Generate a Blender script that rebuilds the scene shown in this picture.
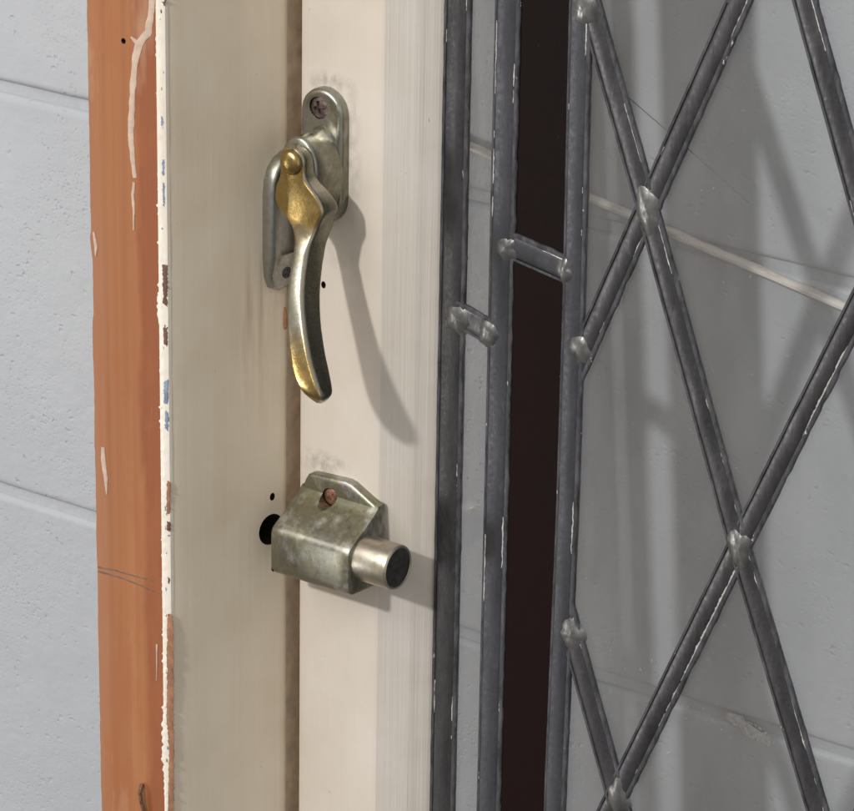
import bpy, bmesh, math, random
from mathutils import Vector, Matrix, noise
random.seed(7)
scene = bpy.context.scene
for o in list(bpy.data.objects): bpy.data.objects.remove(o)
MM = 0.001

# ------------------------------------------------------------------ camera
cam_d = bpy.data.cameras.new('camera'); cam = bpy.data.objects.new('camera', cam_d)
scene.collection.objects.link(cam); scene.camera = cam
cam_d.sensor_fit = 'HORIZONTAL'; cam_d.sensor_width = 36.0
cam_d.lens = 150.1124
cam_d.clip_start = 0.02; cam_d.clip_end = 60
cam.matrix_world = Matrix(((0.809832, -0.221113, 0.543398, 0.792035), (0.586438, 0.279528, -0.760233, -1.023217), (0.016203, 0.934330, 0.356040, 0.493559), (0.000000, 0.000000, 0.000000, 1.000000)))

# ------------------------------------------------------------------ room light
world = bpy.data.worlds.new('World'); scene.world = world; world.use_nodes = True
wn = world.node_tree
# the room round the window: pale ceiling and walls, darker floor
tcw = wn.nodes.new('ShaderNodeTexCoord'); spw = wn.nodes.new('ShaderNodeSeparateXYZ'); rpw = wn.nodes.new('ShaderNodeValToRGB')
mpw = wn.nodes.new('ShaderNodeMapRange'); mpw.inputs['From Min'].default_value = -1; mpw.inputs['From Max'].default_value = 1
wn.links.new(tcw.outputs['Generated'], spw.inputs[0]); wn.links.new(spw.outputs[2], mpw.inputs[0]); wn.links.new(mpw.outputs[0], rpw.inputs[0])
rpw.color_ramp.elements[0].position = 0.25; rpw.color_ramp.elements[0].color = (0.30, 0.275, 0.25, 1)
rpw.color_ramp.elements[1].position = 0.75; rpw.color_ramp.elements[1].color = (1.0, 0.97, 0.93, 1)
wn.links.new(rpw.outputs[0], wn.nodes['Background'].inputs['Color'])
wn.nodes['Background'].inputs['Strength'].default_value = 0.62

def lamp(name, shape, size, loc, target, power, col, size_y=None):
    d = bpy.data.lights.new(name, 'AREA'); d.shape = shape; d.size = size
    if size_y: d.size_y = size_y
    d.energy = power; d.color = col
    o = bpy.data.objects.new(name, d); scene.collection.objects.link(o)
    o.location = loc
    o.rotation_euler = (Vector(target) - Vector(loc)).to_track_quat('-Z', 'Y').to_euler()
    return o
lamp('key_lamp', 'DISK', 0.14, (-0.115, -2.40, 1.48), (0.03, 0.0, 0.0), 43.0, (1.0, 0.97, 0.925))
lamp('overhead_fill', 'RECTANGLE', 1.6, (-0.75, -1.9, 1.9), (0.0, 0.0, 0.0), 24.0, (1.0, 0.98, 0.95), 1.2)  # unseen soft fill, added from overhead
lamp('side_fill', 'RECTANGLE', 1.1, (2.3, -1.5, 0.2), (0.0, 0.0, 0.0), 3.5, (0.97, 0.98, 1.0), 1.5)  # unseen broad fill from the right, lifting the reveal and handle ridge
lamp('left_fill', 'DISK', 0.7, (-1.95, -1.65, -0.75), (0.0, 0.1, -0.1), 20.0, (1.0, 0.98, 0.95))  # unseen low fill, added to brighten the wall behind the jamb

scene.view_settings.view_transform = 'Standard'; scene.view_settings.look = 'None'
scene.view_settings.exposure = 0.0; scene.view_settings.gamma = 1.0
scene.view_settings.use_curve_mapping = False
scene.render.engine = 'CYCLES'
scene.cycles.transparent_max_bounces = 24
scene.cycles.max_bounces = 10

# ------------------------------------------------------------------ object helpers
def link(o): scene.collection.objects.link(o); return o
def thing(name, loc, label, cat, group=None):
    o = link(bpy.data.objects.new(name, None)); o.location = Vector(loc) * MM
    o.empty_display_size = 0.02
    o['label'] = label; o['category'] = cat; o['kind'] = 'thing'
    if group: o['group'] = group
    return o
def base_of(p):
    v = Vector((0, 0, 0))
    while p is not None: v += p.location; p = p.parent
    return v
def mesh_obj(name, verts, faces, mats, parent=None, smooth=True, matidx=None, label=None, sharp=40):
    b = base_of(parent)
    me = bpy.data.meshes.new(name)
    me.from_pydata([tuple(Vector(v) * MM - b) for v in verts], [], faces)
    if not isinstance(mats, (list, tuple)): mats = [mats]
    for m in mats: me.materials.append(m)
    if matidx: me.polygons.foreach_set('material_index', matidx)
    bm = bmesh.new(); bm.from_mesh(me); bmesh.ops.recalc_face_normals(bm, faces=bm.faces)
    bm.to_mesh(me); bm.free()
    if smooth:
        me.polygons.foreach_set('use_smooth', [True] * len(me.polygons))
        me.set_sharp_from_angle(angle=math.radians(sharp))
    me.update()
    o = link(bpy.data.objects.new(name, me))
    if parent: o.parent = parent
    if label: o['label'] = label
    return o
def loft(rings, close_ring=True, caps=True):
    """rings: equal-length lists of points -> verts, faces"""
    n = len(rings[0]); V = [p for r in rings for p in r]; F = []
    for i in range(len(rings) - 1):
        for j in range(n if close_ring else n - 1):
            k = (j + 1) % n
            F.append((i*n + j, i*n + k, (i+1)*n + k, (i+1)*n + j))
    if caps and close_ring:
        F.append(tuple(range(n - 1, -1, -1))); F.append(tuple(range((len(rings)-1)*n, len(rings)*n)))
    return V, F
def nz(x, y=0.0, z=0.0): return noise.noise(Vector((x, y, z)))
def lerp(a, b, t): return a + (b - a) * t
def table(tab, z):
    """piecewise smooth lookup; tab rows (z, v...) with falling z"""
    if z >= tab[0][0]: return tab[0][1:]
    for a, b in zip(tab, tab[1:]):
        if z >= b[0]:
            t = (a[0] - z) / (a[0] - b[0])
            return tuple(lerp(p, q, t) for p, q in zip(a[1:], b[1:]))
    return tab[-1][1:]
def cut_holes(o, cutters, m='hole'):
    """subtract cylinders (p, axis, radius, depth) from a mesh, leaving plain geometry"""
    tmp = []; bpy.context.view_layer.update()
    for p, ax, r, dep, sc in cutters:
        bm = bmesh.new()
        bmesh.ops.create_cone(bm, cap_ends=True, segments=28, radius1=r*MM, radius2=r*MM, depth=2*dep*MM)
        q = Vector((0, 0, 1)).rotation_difference(Vector(ax)).to_matrix().to_4x4()
        bmesh.ops.transform(bm, matrix=Matrix.Translation(Vector(p)*MM) @ Matrix.Diagonal((sc[0], sc[1], sc[2], 1)) @ q, verts=bm.verts)
        me = bpy.data.meshes.new('cutter'); bm.to_mesh(me); bm.free()
        me.materials.append(M[m])
        c = link(bpy.data.objects.new('cutter', me)); tmp.append(c)
        md = o.modifiers.new('b', 'BOOLEAN'); md.operation = 'DIFFERENCE'; md.object = c; md.solver = 'EXACT'
        md.material_mode = 'TRANSFER'
    dg = bpy.context.evaluated_depsgraph_get(); dg.update()
    new = bpy.data.meshes.new_from_object(o.evaluated_get(dg))
    o.modifiers.clear(); o.data = new
    for c in tmp: bpy.data.objects.remove(c)

def patch(name, pts, y, thick, m, parent, wob=0.25, label=None):
    """thin irregular flake lying on a front face (X,Z outline)"""
    out = []
    for (a, b) in zip(pts, pts[1:] + pts[:1]):
        L = math.dist(a, b); k = max(1, int(L / 0.45))
        for i in range(k):
            x, z = lerp(a[0], b[0], i/k), lerp(a[1], b[1], i/k)
            out.append((x + wob*(nz(x*1.1, z*1.1, 3) + 0.9*nz(x*2.7, z*2.3, 5)), z + wob*(nz(x*1.1, z*1.1, 8) + nz(x*2.5, z*2.5, 2))))
    cx = sum(p[0] for p in out)/len(out); cz = sum(p[1] for p in out)/len(out)
    r1 = [(x, y + 0.05, z) for x, z in out]; r2 = [(x, y - thick*0.6, z) for x, z in out]
    r3 = [(lerp(x, cx, 0.10), y - thick, lerp(z, cz, 0.03)) for x, z in out]
    V, F = loft([r1, r2, r3]); return mesh_obj(name, V, F, m, parent, label=label)

# ------------------------------------------------------------------ materials
class NT:
    def __init__(s, name):
        s.m = bpy.data.materials.new(name); s.m.use_nodes = True; s.t = s.m.node_tree
        for n in list(s.t.nodes): s.t.nodes.remove(n)
        s.out = s.t.nodes.new('ShaderNodeOutputMaterial')
        s.tc = s.t.nodes.new('ShaderNodeTexCoord')
    def n(s, typ, **kw):
        nd = s.t.nodes.new('ShaderNode' + typ)
        for k, v in kw.items():
            if k.startswith('_'): setattr(nd, k[1:], v)
            else:
                key = int(k[1:]) if k[0] == 'i' and k[1:].isdigit() else k.replace('__', ' ')
                s.set(nd.inputs[key], v)
        return nd
    def set(s, inp, v):
        if isinstance(v, bpy.types.NodeSocket): s.t.links.new(v, inp)
        elif isinstance(v, bpy.types.Node): s.t.links.new(v.outputs[0], inp)
        else:
            if isinstance(v, tuple) and len(v) == 3 and inp.type == 'RGBA': v = v + (1,)
            inp.default_value = v
    def coord(s, scale=(1, 1, 1), loc=(0, 0, 0)):
        return s.n('Mapping', Vector=s.tc.outputs['Object'], Scale=scale, Location=loc)
    def noise(s, scale, detail=4, rough=0.55, map_scale=(1, 1, 1), loc=(0, 0, 0)):
        return s.n('TexNoise', Vector=s.coord(map_scale, loc), Scale=scale, Detail=detail, Roughness=rough).outputs['Fac']
    def ramp(s, fac, stops, interp='LINEAR'):
        r = s.n('ValToRGB', Fac=fac); cr = r.color_ramp; cr.interpolation = interp
        while len(cr.elements) < len(stops): cr.elements.new(0.5)
        for e, (p, c) in zip(cr.elements, stops):
            e.position = p
            if not isinstance(c, tuple): c = (c, c, c)
            e.color = c + (1,)
        return r.outputs['Color']
    def mix(s, fac, a, b, blend='MIX'):
        m = s.n('Mix', _data_type='RGBA', _blend_type=blend)
        s.set(m.inputs[0], fac); s.set(m.inputs[6], a); s.set(m.inputs[7], b)
        return m.outputs[2]
    def math(s, op, a, b=0.0, clamp=False):
        m = s.n('Math', _operation=op, _use_clamp=clamp); s.set(m.inputs[0], a); s.set(m.inputs[1], b)
        return m.outputs[0]
    def axis(s, ax):
        return s.n('SeparateXYZ', Vector=s.tc.outputs['Object']).outputs[ax]
    def rng(s, v, a, b, c=0.0, d=1.0):
        return s.n('MapRange', Value=v, From__Min=a, From__Max=b, To__Min=c, To__Max=d).outputs[0]
    def bump(s, h, strength, dist, normal=None):
        b = s.n('Bump', Height=h, Strength=strength, Distance=dist)
        if normal is not None: s.set(b.inputs['Normal'], normal)
        return b.outputs[0]
    def done(s, color, rough=0.5, metal=0.0, normal=None, spec=0.5):
        p = s.n('BsdfPrincipled', Base__Color=color, Roughness=rough, Metallic=metal)
        p.inputs['Specular IOR Level'].default_value = spec
        if normal is not None: s.set(p.inputs['Normal'], normal)
        s.t.links.new(p.outputs[0], s.out.inputs['Surface'])
        return s.m
M = {}

def m_wall():
    t = NT('painted_block')
    big = t.noise(9, 3); fine = t.noise(170, 6, 0.6); mid = t.noise(45, 4)
    wv = t.n('VectorMath', _operation='ADD', i0=t.coord((1, 1, 1.25)), i1=t.n('VectorMath', _operation='SCALE', i0=t.n('TexNoise', Vector=t.coord(), Scale=230.0).outputs['Color'], Scale=0.007).outputs[0]).outputs[0]
    v = t.n('TexVoronoi', Vector=wv, Scale=190, Randomness=1.0).outputs['Distance']
    sel = t.ramp(t.noise(60, 2, 0.5, loc=(3, 1, 7)), [(0.50, 0.0), (0.62, 1.0)])
    pit = t.math('MULTIPLY', t.math('MULTIPLY', t.ramp(v, [(0.06, 1.0), (0.30, 0.0)]), sel), 0.8)
    v2 = t.n('TexVoronoi', Vector=t.coord((1, 1, 1), (4, 2, 9)), Scale=420).outputs['Distance']
    pit2 = t.math('MULTIPLY', t.ramp(v2, [(0.10, 1.0), (0.35, 0.0)]), t.rng(t.noise(18, 3, 0.5, loc=(1, 8, 6)), 0.42, 0.68, 0.0, 0.40))
    h = t.math('SUBTRACT', t.math('SUBTRACT', t.math('ADD', t.math('MULTIPLY', mid, 1.5), t.math('MULTIPLY', fine, t.rng(t.noise(14, 3, 0.5, loc=(5, 5, 2)), 0.35, 0.65, 0.15, 0.75))), pit), pit2)
    col = t.ramp(big, [(0.3, (0.392, 0.413, 0.445)), (0.7, (0.432, 0.454, 0.486))])
    col = t.mix(t.math('MULTIPLY', pit, 0.30), col, (0.30, 0.30, 0.30))
    scr = t.ramp(t.noise(30, 5, 0.7, (1, 1, 2.2), (8, 8, 2)), [(0.72, 0.0), (0.78, 1.0)])
    col = t.mix(t.math('MULTIPLY', scr, 0.35), col, (0.62, 0.62, 0.61))
    M['wall'] = t.done(col, 0.52, 0, t.bump(h, 0.40, 0.0012))
m_wall()
def m_mortar():
    t = NT('painted_mortar')
    M['mortar'] = t.done(t.ramp(t.noise(40), [(0.3, (0.385, 0.405, 0.435)), (0.7, (0.42, 0.44, 0.47))]), 0.6, 0, t.bump(t.noise(220, 5), 0.6, 0.001))
m_mortar()
def m_wood():
    t = NT('raw_softwood')
    g = t.noise(1, 5, 0.6, (650, 60, 7)); g2 = t.noise(1, 3, 0.5, (260, 40, 3.0), (2, 5, 1)); blot = t.noise(1, 4, 0.6, (60, 30, 14), (9, 0, 3))
    col = t.ramp(g2, [(0.25, (0.265, 0.098, 0.034)), (0.5, (0.325, 0.128, 0.047)), (0.78, (0.395, 0.172, 0.067))])
    col = t.mix(t.math('MULTIPLY', t.ramp(g, [(0.42, 1.0), (0.60, 0.0)]), 0.30), col, (0.31, 0.115, 0.045))
    x = t.math('ADD', t.axis(0), t.math('MULTIPLY', t.math('SUBTRACT', blot, 0.5), 0.022))
    # rust-red band where the old architrave and varnish met the paint
    band = t.rng(x, -0.0335, -0.0295)
    col = t.mix(t.math('MULTIPLY', band, 0.75), col, (0.225, 0.060, 0.019))
    rb = t.ramp(t.noise(1, 5, 0.65, (70, 40, 24), (4, 4, 8)), [(0.48, 0.0), (0.62, 1.0)])
    col = t.mix(t.math('MULTIPLY', rb, 0.45), col, (0.30, 0.095, 0.030))
    edge = t.rng(x, -0.0475, -0.0535)
    col = t.mix(t.math('MULTIPLY', edge, 0.5), col, (0.30, 0.14, 0.075))
    blo = t.ramp(blot, [(0.60, 0.0), (0.72, 1.0)])
    col = t.mix(t.math('MULTIPLY', blo, 0.30), col, (0.58, 0.40, 0.27))
    spot = t.ramp(t.noise(1, 3, 0.6, (900, 300, 200), (1, 4, 4)), [(0.70, 0.0), (0.76, 1.0)])
    col = t.mix(t.math('MULTIPLY', spot, 0.4), col, (0.16, 0.06, 0.03))
    M['wood'] = t.done(col, 0.62, 0, t.bump(g, 0.35, 0.0005), 0.35)
m_wood()
def m_cream(name, base, stain=False, brush=0.30, streaky=(900, 300, 9)):
    t = NT(name)
    a = t.noise(1, 4, 0.55, streaky); b = t.noise(22, 4, 0.6); c = t.noise(1, 3, 0.5, (60, 60, 6), (3, 3, 3))
    lo = tuple(x * f for x, f in zip(base, (0.90, 0.88, 0.84)))
    col = t.ramp(b, [(0.3, lo), (0.68, base)])
    col = t.mix(t.math('MULTIPLY', t.ramp(c, [(0.5, 0.0), (0.75, 1.0)]), 0.22), col, tuple(x * f for x, f in zip(base, (0.80, 0.76, 0.70))))
    if stain:
        y = t.axis(1); z = t.axis(2)
        zz = t.math('MULTIPLY', t.rng(z, 0.085 - ZB, 0.045 - ZB), t.rng(z, -0.02 - ZB, 0.045 - ZB))
        s1 = t.math('MULTIPLY', t.ramp(t.noise(1, 4, 0.6, (150, 220, 16), (5, 1, 2)), [(0.42, 0.0), (0.66, 1.0)]), zz)
        s1 = t.math('MULTIPLY', s1, t.math('MULTIPLY', t.rng(y, -0.030, -0.022), t.rng(y, -0.004, -0.011)))
        col = t.mix(t.math('MULTIPLY', s1, 0.5), col, (0.40, 0.27, 0.17))
        col = t.mix(t.rng(y, -0.0042, -0.0012, 0.0, 0.35), col, (0.60, 0.47, 0.26))
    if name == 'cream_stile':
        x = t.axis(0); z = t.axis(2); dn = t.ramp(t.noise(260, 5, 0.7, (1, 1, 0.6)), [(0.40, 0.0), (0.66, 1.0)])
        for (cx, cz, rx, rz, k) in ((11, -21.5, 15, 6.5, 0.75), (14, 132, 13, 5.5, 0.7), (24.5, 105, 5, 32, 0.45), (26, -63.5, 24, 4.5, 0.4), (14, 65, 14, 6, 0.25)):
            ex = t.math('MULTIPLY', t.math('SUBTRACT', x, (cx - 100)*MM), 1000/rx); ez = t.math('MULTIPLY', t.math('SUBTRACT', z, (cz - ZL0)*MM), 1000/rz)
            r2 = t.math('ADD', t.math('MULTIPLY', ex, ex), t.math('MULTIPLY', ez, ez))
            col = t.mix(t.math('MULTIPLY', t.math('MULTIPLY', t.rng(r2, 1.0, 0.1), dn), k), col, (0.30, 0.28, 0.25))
    sp = t.ramp(t.noise(420, 2, 0.5, (1, 1, 0.8), (7, 0, 1)), [(0.765, 0.0), (0.80, 1.0)])
    col = t.mix(t.math('MULTIPLY', sp, 0.5), col, (0.20, 0.17, 0.13))
    h = t.math('ADD', t.math('MULTIPLY', a, 1.0), t.math('MULTIPLY', t.noise(140, 3), 0.25))
    M[name] = t.done(col, 0.40, 0, t.bump(h, brush, 0.0006), 0.45)
ZB = -0.42; ZL0 = -420
m_cream('cream_stile', (0.695, 0.637, 0.575))
m_cream('cream_reveal', (0.80, 0.715, 0.585), True, 0.12, (300, 500, 7))
m_cream('bevel_white', (0.615, 0.578, 0.535), False, 0.5)
m_cream('cream_edge', (0.74, 0.685, 0.615), False, 0.5, (300, 300, 120))
def m_plain(name, col, rough, var=0.25, sc=200, bump=0.2, metal=0.0):
    t = NT(name)
    c = t.ramp(t.noise(sc, 4), [(0.3, tuple(x * (1 - var) for x in col)), (0.7, tuple(min(1, x * (1 + var)) for x in col))])
    M[name] = t.done(c, rough, metal, t.bump(t.noise(sc * 2, 3), bump, 0.0004))
m_plain('hole', (0.012, 0.010, 0.009), 0.9)
m_plain('gap_wood', (0.52, 0.42, 0.32), 0.7, 0.22, 140)
m_plain('white_paint', (0.47, 0.345, 0.27), 0.5, 0.16, 260, 0.5)
m_plain('chip_brown', (0.105, 0.045, 0.030), 0.6, 0.4, 300)
m_plain('chip_wood', (0.25, 0.115, 0.055), 0.6, 0.35, 200)
m_plain('chip_blue', (0.16, 0.21, 0.30), 0.55, 0.25, 300)
m_plain('pencil', (0.17, 0.085, 0.05), 0.6, 0.4, 500)
m_plain('rust_steel', (0.16, 0.085, 0.05), 0.55, 0.5, 500, 0.5, 0.4)
m_plain('rust_screw', (0.27, 0.14, 0.10), 0.40, 0.5, 400, 0.4, 0.7)
m_plain('screw_steel', (0.24, 0.185, 0.18), 0.32, 0.4, 500, 0.4, 0.9)
m_plain('hair', (0.035, 0.03, 0.03), 0.5, 0.1)

def m_chrome(name, brass=None, tarn=0.5, base=(0.47, 0.465, 0.435), shift=0, rough=(0.22, 0.46), flank=0.0, scuff=0.0):
    t = NT(name)
    n1 = t.noise(75, 5, 0.62, (1, 1, 1), (shift, 0, 0)); n2 = t.noise(320, 5, 0.7, (1, 1, 1), (0, shift, 0)); n3 = t.noise(900, 3, 0.6)
    col = t.ramp(n1, [(0.34, tuple(x * 0.86 for x in base)), (0.66, base)])
    tm = t.ramp(t.math('ADD', t.math('MULTIPLY', n1, 0.65), t.math('MULTIPLY', n2, 0.35)), [(0.56 - 0.14 * tarn, 0.0), (0.66 - 0.10 * tarn, 1.0)])
    col = t.mix(t.math('MULTIPLY', tm, 0.75), col, (0.285, 0.270, 0.165))
    rg = t.ramp(n2, [(0.3, rough[0]), (0.7, rough[1])])
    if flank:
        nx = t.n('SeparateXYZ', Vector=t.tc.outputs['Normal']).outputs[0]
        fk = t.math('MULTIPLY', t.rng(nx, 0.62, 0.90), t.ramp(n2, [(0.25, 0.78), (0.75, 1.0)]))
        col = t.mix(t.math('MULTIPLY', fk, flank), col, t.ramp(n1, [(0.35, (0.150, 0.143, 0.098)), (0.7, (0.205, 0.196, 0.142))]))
    if brass:
        z = t.math('ADD', t.axis(2), t.math('MULTIPLY', t.math('SUBTRACT', n1, 0.5), 0.014))
        y = t.axis(1)
        bm_ = None
        for (a, b, c, d) in brass:
            k = t.math('MULTIPLY', t.rng(z, a, b), t.rng(z, d, c))
            bm_ = k if bm_ is None else t.math('MAXIMUM', bm_, k)
        # only where hands have rubbed: the front, not the back flank
        ny = t.n('SeparateXYZ', Vector=t.tc.outputs['Normal']).outputs[1]
        bm_ = t.math('MULTIPLY', bm_, t.rng(ny, -0.55, -0.86))
        col = t.mix(bm_, col, t.ramp(n1, [(0.3, (0.36, 0.235, 0.078)), (0.7, (0.48, 0.355, 0.150))]))
        rg = t.math('SUBTRACT', rg, t.math('MULTIPLY', bm_, 0.02))
    pits = t.ramp(n3, [(0.66, 0.0), (0.72, 1.0)])
    if brass: pits = t.math('MULTIPLY', pits, t.math('SUBTRACT', 1.0, t.math('MULTIPLY', bm_, 0.8)))
    col = t.mix(t.math('MULTIPLY', pits, 0.45), col, (0.10, 0.085, 0.05))
    if scuff:
        sc = t.ramp(t.noise(1, 6, 0.72, (95, 95, 60), (2, shift, 7)), [(0.50, 0.0), (0.64, 1.0)])
        col = t.mix(t.math('MULTIPLY', sc, scuff), col, (0.60, 0.60, 0.585))
        dk = t.ramp(t.noise(1, 6, 0.75, (160, 160, 110), (9, shift, 1)), [(0.56, 0.0), (0.68, 1.0)])
        col = t.mix(t.math('MULTIPLY', dk, scuff), col, (0.15, 0.145, 0.09))
        rg = t.math('ADD', rg, t.math('MULTIPLY', sc, 0.10))
    h = t.math('ADD', t.math('MULTIPLY', n2, 0.6), t.math('MULTIPLY', n1, 0.6))
    M[name] = t.done(col, rg, 1.0, t.bump(h, 0.22, 0.0006))
FZ = 0.0  # fastener children are written in their own local frame
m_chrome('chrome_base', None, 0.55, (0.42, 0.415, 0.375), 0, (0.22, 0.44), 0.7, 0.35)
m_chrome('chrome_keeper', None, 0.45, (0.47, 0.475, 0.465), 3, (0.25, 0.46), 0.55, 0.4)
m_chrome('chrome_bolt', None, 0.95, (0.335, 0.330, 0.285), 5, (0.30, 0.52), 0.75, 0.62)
m_chrome('plunger_metal', None, 0.25, (0.50, 0.455, 0.385), 8, (0.30, 0.48))
m_chrome('brass_pin', [(-1, -0.9, 0.9, 1)], 0.6, (0.36, 0.25, 0.11), 2, (0.18, 0.36))
m_plain('dark_steel', (0.085, 0.08, 0.072), 0.42, 0.4, 350, 0.4, 0.8)

def m_lead(name, lo, hi, rough):
    t = NT(name)
    a = t.noise(1, 4, 0.6, (160, 160, 35)); b = t.noise(500, 4, 0.6)
    col = t.ramp(a, [(0.3, lo), (0.7, hi)])
    ox = t.ramp(t.noise(120, 5, 0.7, (1, 1, 0.5), (4, 4, 4)), [(0.60, 0.0), (0.75, 1.0)])
    col = t.mix(t.math('MULTIPLY', ox, 0.30), col, (0.19, 0.187, 0.19))
    h = t.math('ADD', a, t.math('MULTIPLY', b, 0.35))
    M[name] = t.done(col, t.ramp(b, [(0.3, rough - 0.1), (0.7, rough + 0.1)]), 0.62, t.bump(h, 0.30, 0.0007))
m_lead('lead_pale', (0.044, 0.044, 0.051), (0.070, 0.071, 0.080), 0.50)
m_lead('lead_dark', (0.036, 0.036, 0.038), (0.074, 0.073, 0.077), 0.42)
m_lead('solder', (0.085, 0.085, 0.088), (0.185, 0.183, 0.180), 0.36)
def m_cement():
    t = NT('glazing_cement')
    n = t.noise(1, 4, 0.65, (300, 300, 110)); fl = t.noise(1, 4, 0.7, (420, 300, 150), (6, 2, 1))
    col = t.ramp(n, [(0.35, (0.018, 0.018, 0.022)), (0.7, (0.075, 0.075, 0.085))])
    col = t.mix(t.ramp(fl, [(0.68, 0.0), (0.73, 1.0)]), col, (0.50, 0.49, 0.47))
    M['cement'] = t.done(col, 0.7, 0, t.bump(n, 0.7, 0.001))
m_cement()
m_plain('whiting', (0.52, 0.515, 0.50), 0.6, 0.25, 500, 0.6)
def m_strip():
    t = NT('pale_strip')
    n = t.noise(1, 5, 0.65, (45, 200, 300)); col = t.ramp(n, [(0.32, (0.40, 0.33, 0.29)), (0.45, (0.62, 0.585, 0.53)), (0.75, (0.76, 0.74, 0.69))])
    M['strip'] = t.done(col, 0.55, 0, t.bump(n, 0.4, 0.001))
m_strip()

def m_glass(name, tint, dust, dustcol):
    t = NT(name)
    fr = t.n('Fresnel', IOR=t.rng(t.n('NewGeometry').outputs['Backfacing'], 0, 1, 1.5, 1/1.5))   # rays are not bent, so leave the pane as they entered it
    wav = t.bump(t.noise(28, 2, 0.4), 0.10, 0.002)
    t.set(fr.inputs['Normal'], wav)
    tr = t.n('BsdfTransparent', Color=tint)
    gl = t.n('BsdfGlossy', Color=(1, 1, 1), Roughness=0.03, Normal=wav)
    a = t.n('MixShader', i0=fr.outputs[0]); t.t.links.new(tr.outputs[0], a.inputs[1]); t.t.links.new(gl.outputs[0], a.inputs[2])
    df = t.n('BsdfDiffuse', Color=dustcol)
    sm = t.ramp(t.noise(1, 5, 0.65, (40, 40, 16)), [(0.3, dust * 0.6), (0.75, dust * 1.5)])
    sp = t.ramp(t.noise(650, 2, 0.5), [(0.745, 0.0), (0.78, 0.16)])
    b = t.n('MixShader', i0=t.math('ADD', sm, sp, True)); t.t.links.new(a.outputs[0], b.inputs[1]); t.t.links.new(df.outputs[0], b.inputs[2])
    t.t.links.new(b.outputs[0], t.out.inputs['Surface']); M[name] = t.m
m_glass('clear_glass', (0.99, 0.993, 0.993), 0.035, (0.80, 0.80, 0.81))
m_glass('ruby_glass', (0.180, 0.026, 0.032), 0.004, (0.20, 0.12, 0.12))

# ------------------------------------------------------------------ block wall
wall = thing('block_wall', (0, 110, -787.9), 'grey painted concrete block wall behind the window', 'wall')
JZ = [-787.9, -577.2, -366.5, -155.7, 55.0, 265.7, 476.4, 687.1]
XJ = [-1295, -885, -475, -65, 345, 755, 1165]
def block(x0, x1, z0, z1, idx):
    g = 2.6; r = 2.6; Y = 110
    xs0, xs1, zs0, zs1 = x0 + g, x1 - g, z0 + g, z1 - g
    rings = []
    for (ins, y) in [(0, Y + 30), (0, Y + r), (0.35, Y + r*0.5), (r*0.5, Y + 0.35), (r, Y), (r + 1.6, Y)]:
        ring = []
        n = 26
        for i in range(n): ring.append((lerp(xs0 + ins, xs1 - ins, i / n), zs0 + ins))
        for i in range(n): ring.append((xs1 - ins, lerp(zs0 + ins, zs1 - ins, i / n)))
        for i in range(n): ring.append((lerp(xs1 - ins, xs0 + ins, i / n), zs1 - ins))
        for i in range(n): ring.append((xs0 + ins, lerp(zs1 - ins, zs0 + ins, i / n)))
        k = 0.0 if ins == 0 and y > Y + 10 else 0.55
        rings.append([(x + k*nz(x*0.06, z*0.06, 3+idx) + 0.3*k*nz(x*0.3, z*0.3, 9), y, z + k*nz(x*0.05, z*0.05, 17+idx) + 0.4*k*nz(x*0.27, z*0.27, 5)) for x, z in ring])
    V, F = loft(rings)
    mesh_obj('block', V, F, M['wall'], wall, sharp=60)
k = 0
for a, b in zip(JZ, JZ[1:]):
    for c, d in zip(XJ, XJ[1:]):
        block(c, d, a, b, k); k += 1
mesh_obj('mortar', [(-1290, 112.2, -783.9), (1160, 112.2, -783.9), (1160, 112.2,683.1), (-1290, 112.2,683.1),
                    (-1290, 139, -783.9), (1160, 139, -783.9), (1160, 139,683.1), (-1290, 139,683.1)],
         [(0,1,2,3), (4,5,6,7), (0,1,5,4), (1,2,6,5), (2,3,7,6), (3,0,4,7)], M['mortar'], wall, smooth=False)

patch('paint_scuff', [(115.5, -153.0), (121.3, -153.1), (131.9, -156.1), (138.2, -159.9), (135.8, -162.6), (125.1, -161.1), (118.9, -158.7), (115.0, -156.0)], 110.05, 0.4, M['whiting'], wall, 1.2)
# the window leans: its head is nearer to the wall than its foot
wall.location = Vector((0, 212.15, -783.18)) * MM; wall.rotation_euler = (math.atan(0.11), 0, 0)

# pale strip on the wall
def strip_obj():
    a = Vector((-41.3, 113.7, 84.9)); b = Vector((201.8, 118.5, 40.5)); rings = []
    n = 120; d = (b - a).normalized(); up = Vector((-d.z, 0, d.x))
    for i in range(n + 1):
        p = a.lerp(b, i / n); w = 1.75 + 0.25*nz(i*0.17) + 0.15*nz(i*0.7, 4)
        ring = []
        for k in range(10):
            an = 2*math.pi*k/10
            q = p + up * (w * math.cos(an)); ring.append((q.x, q.y + 2.6*math.sin(an), q.z + 0.25*nz(i*0.2, 7)))
        rings.append(ring)
    V, F = loft(rings)
    o = mesh_obj('wall_strip', V, F, M['strip'])
    o['label'] = 'thin pale strip slanting across the block wall behind the glass'; o['category'] = 'strip'; o['kind'] = 'thing'
strip_obj()

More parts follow.
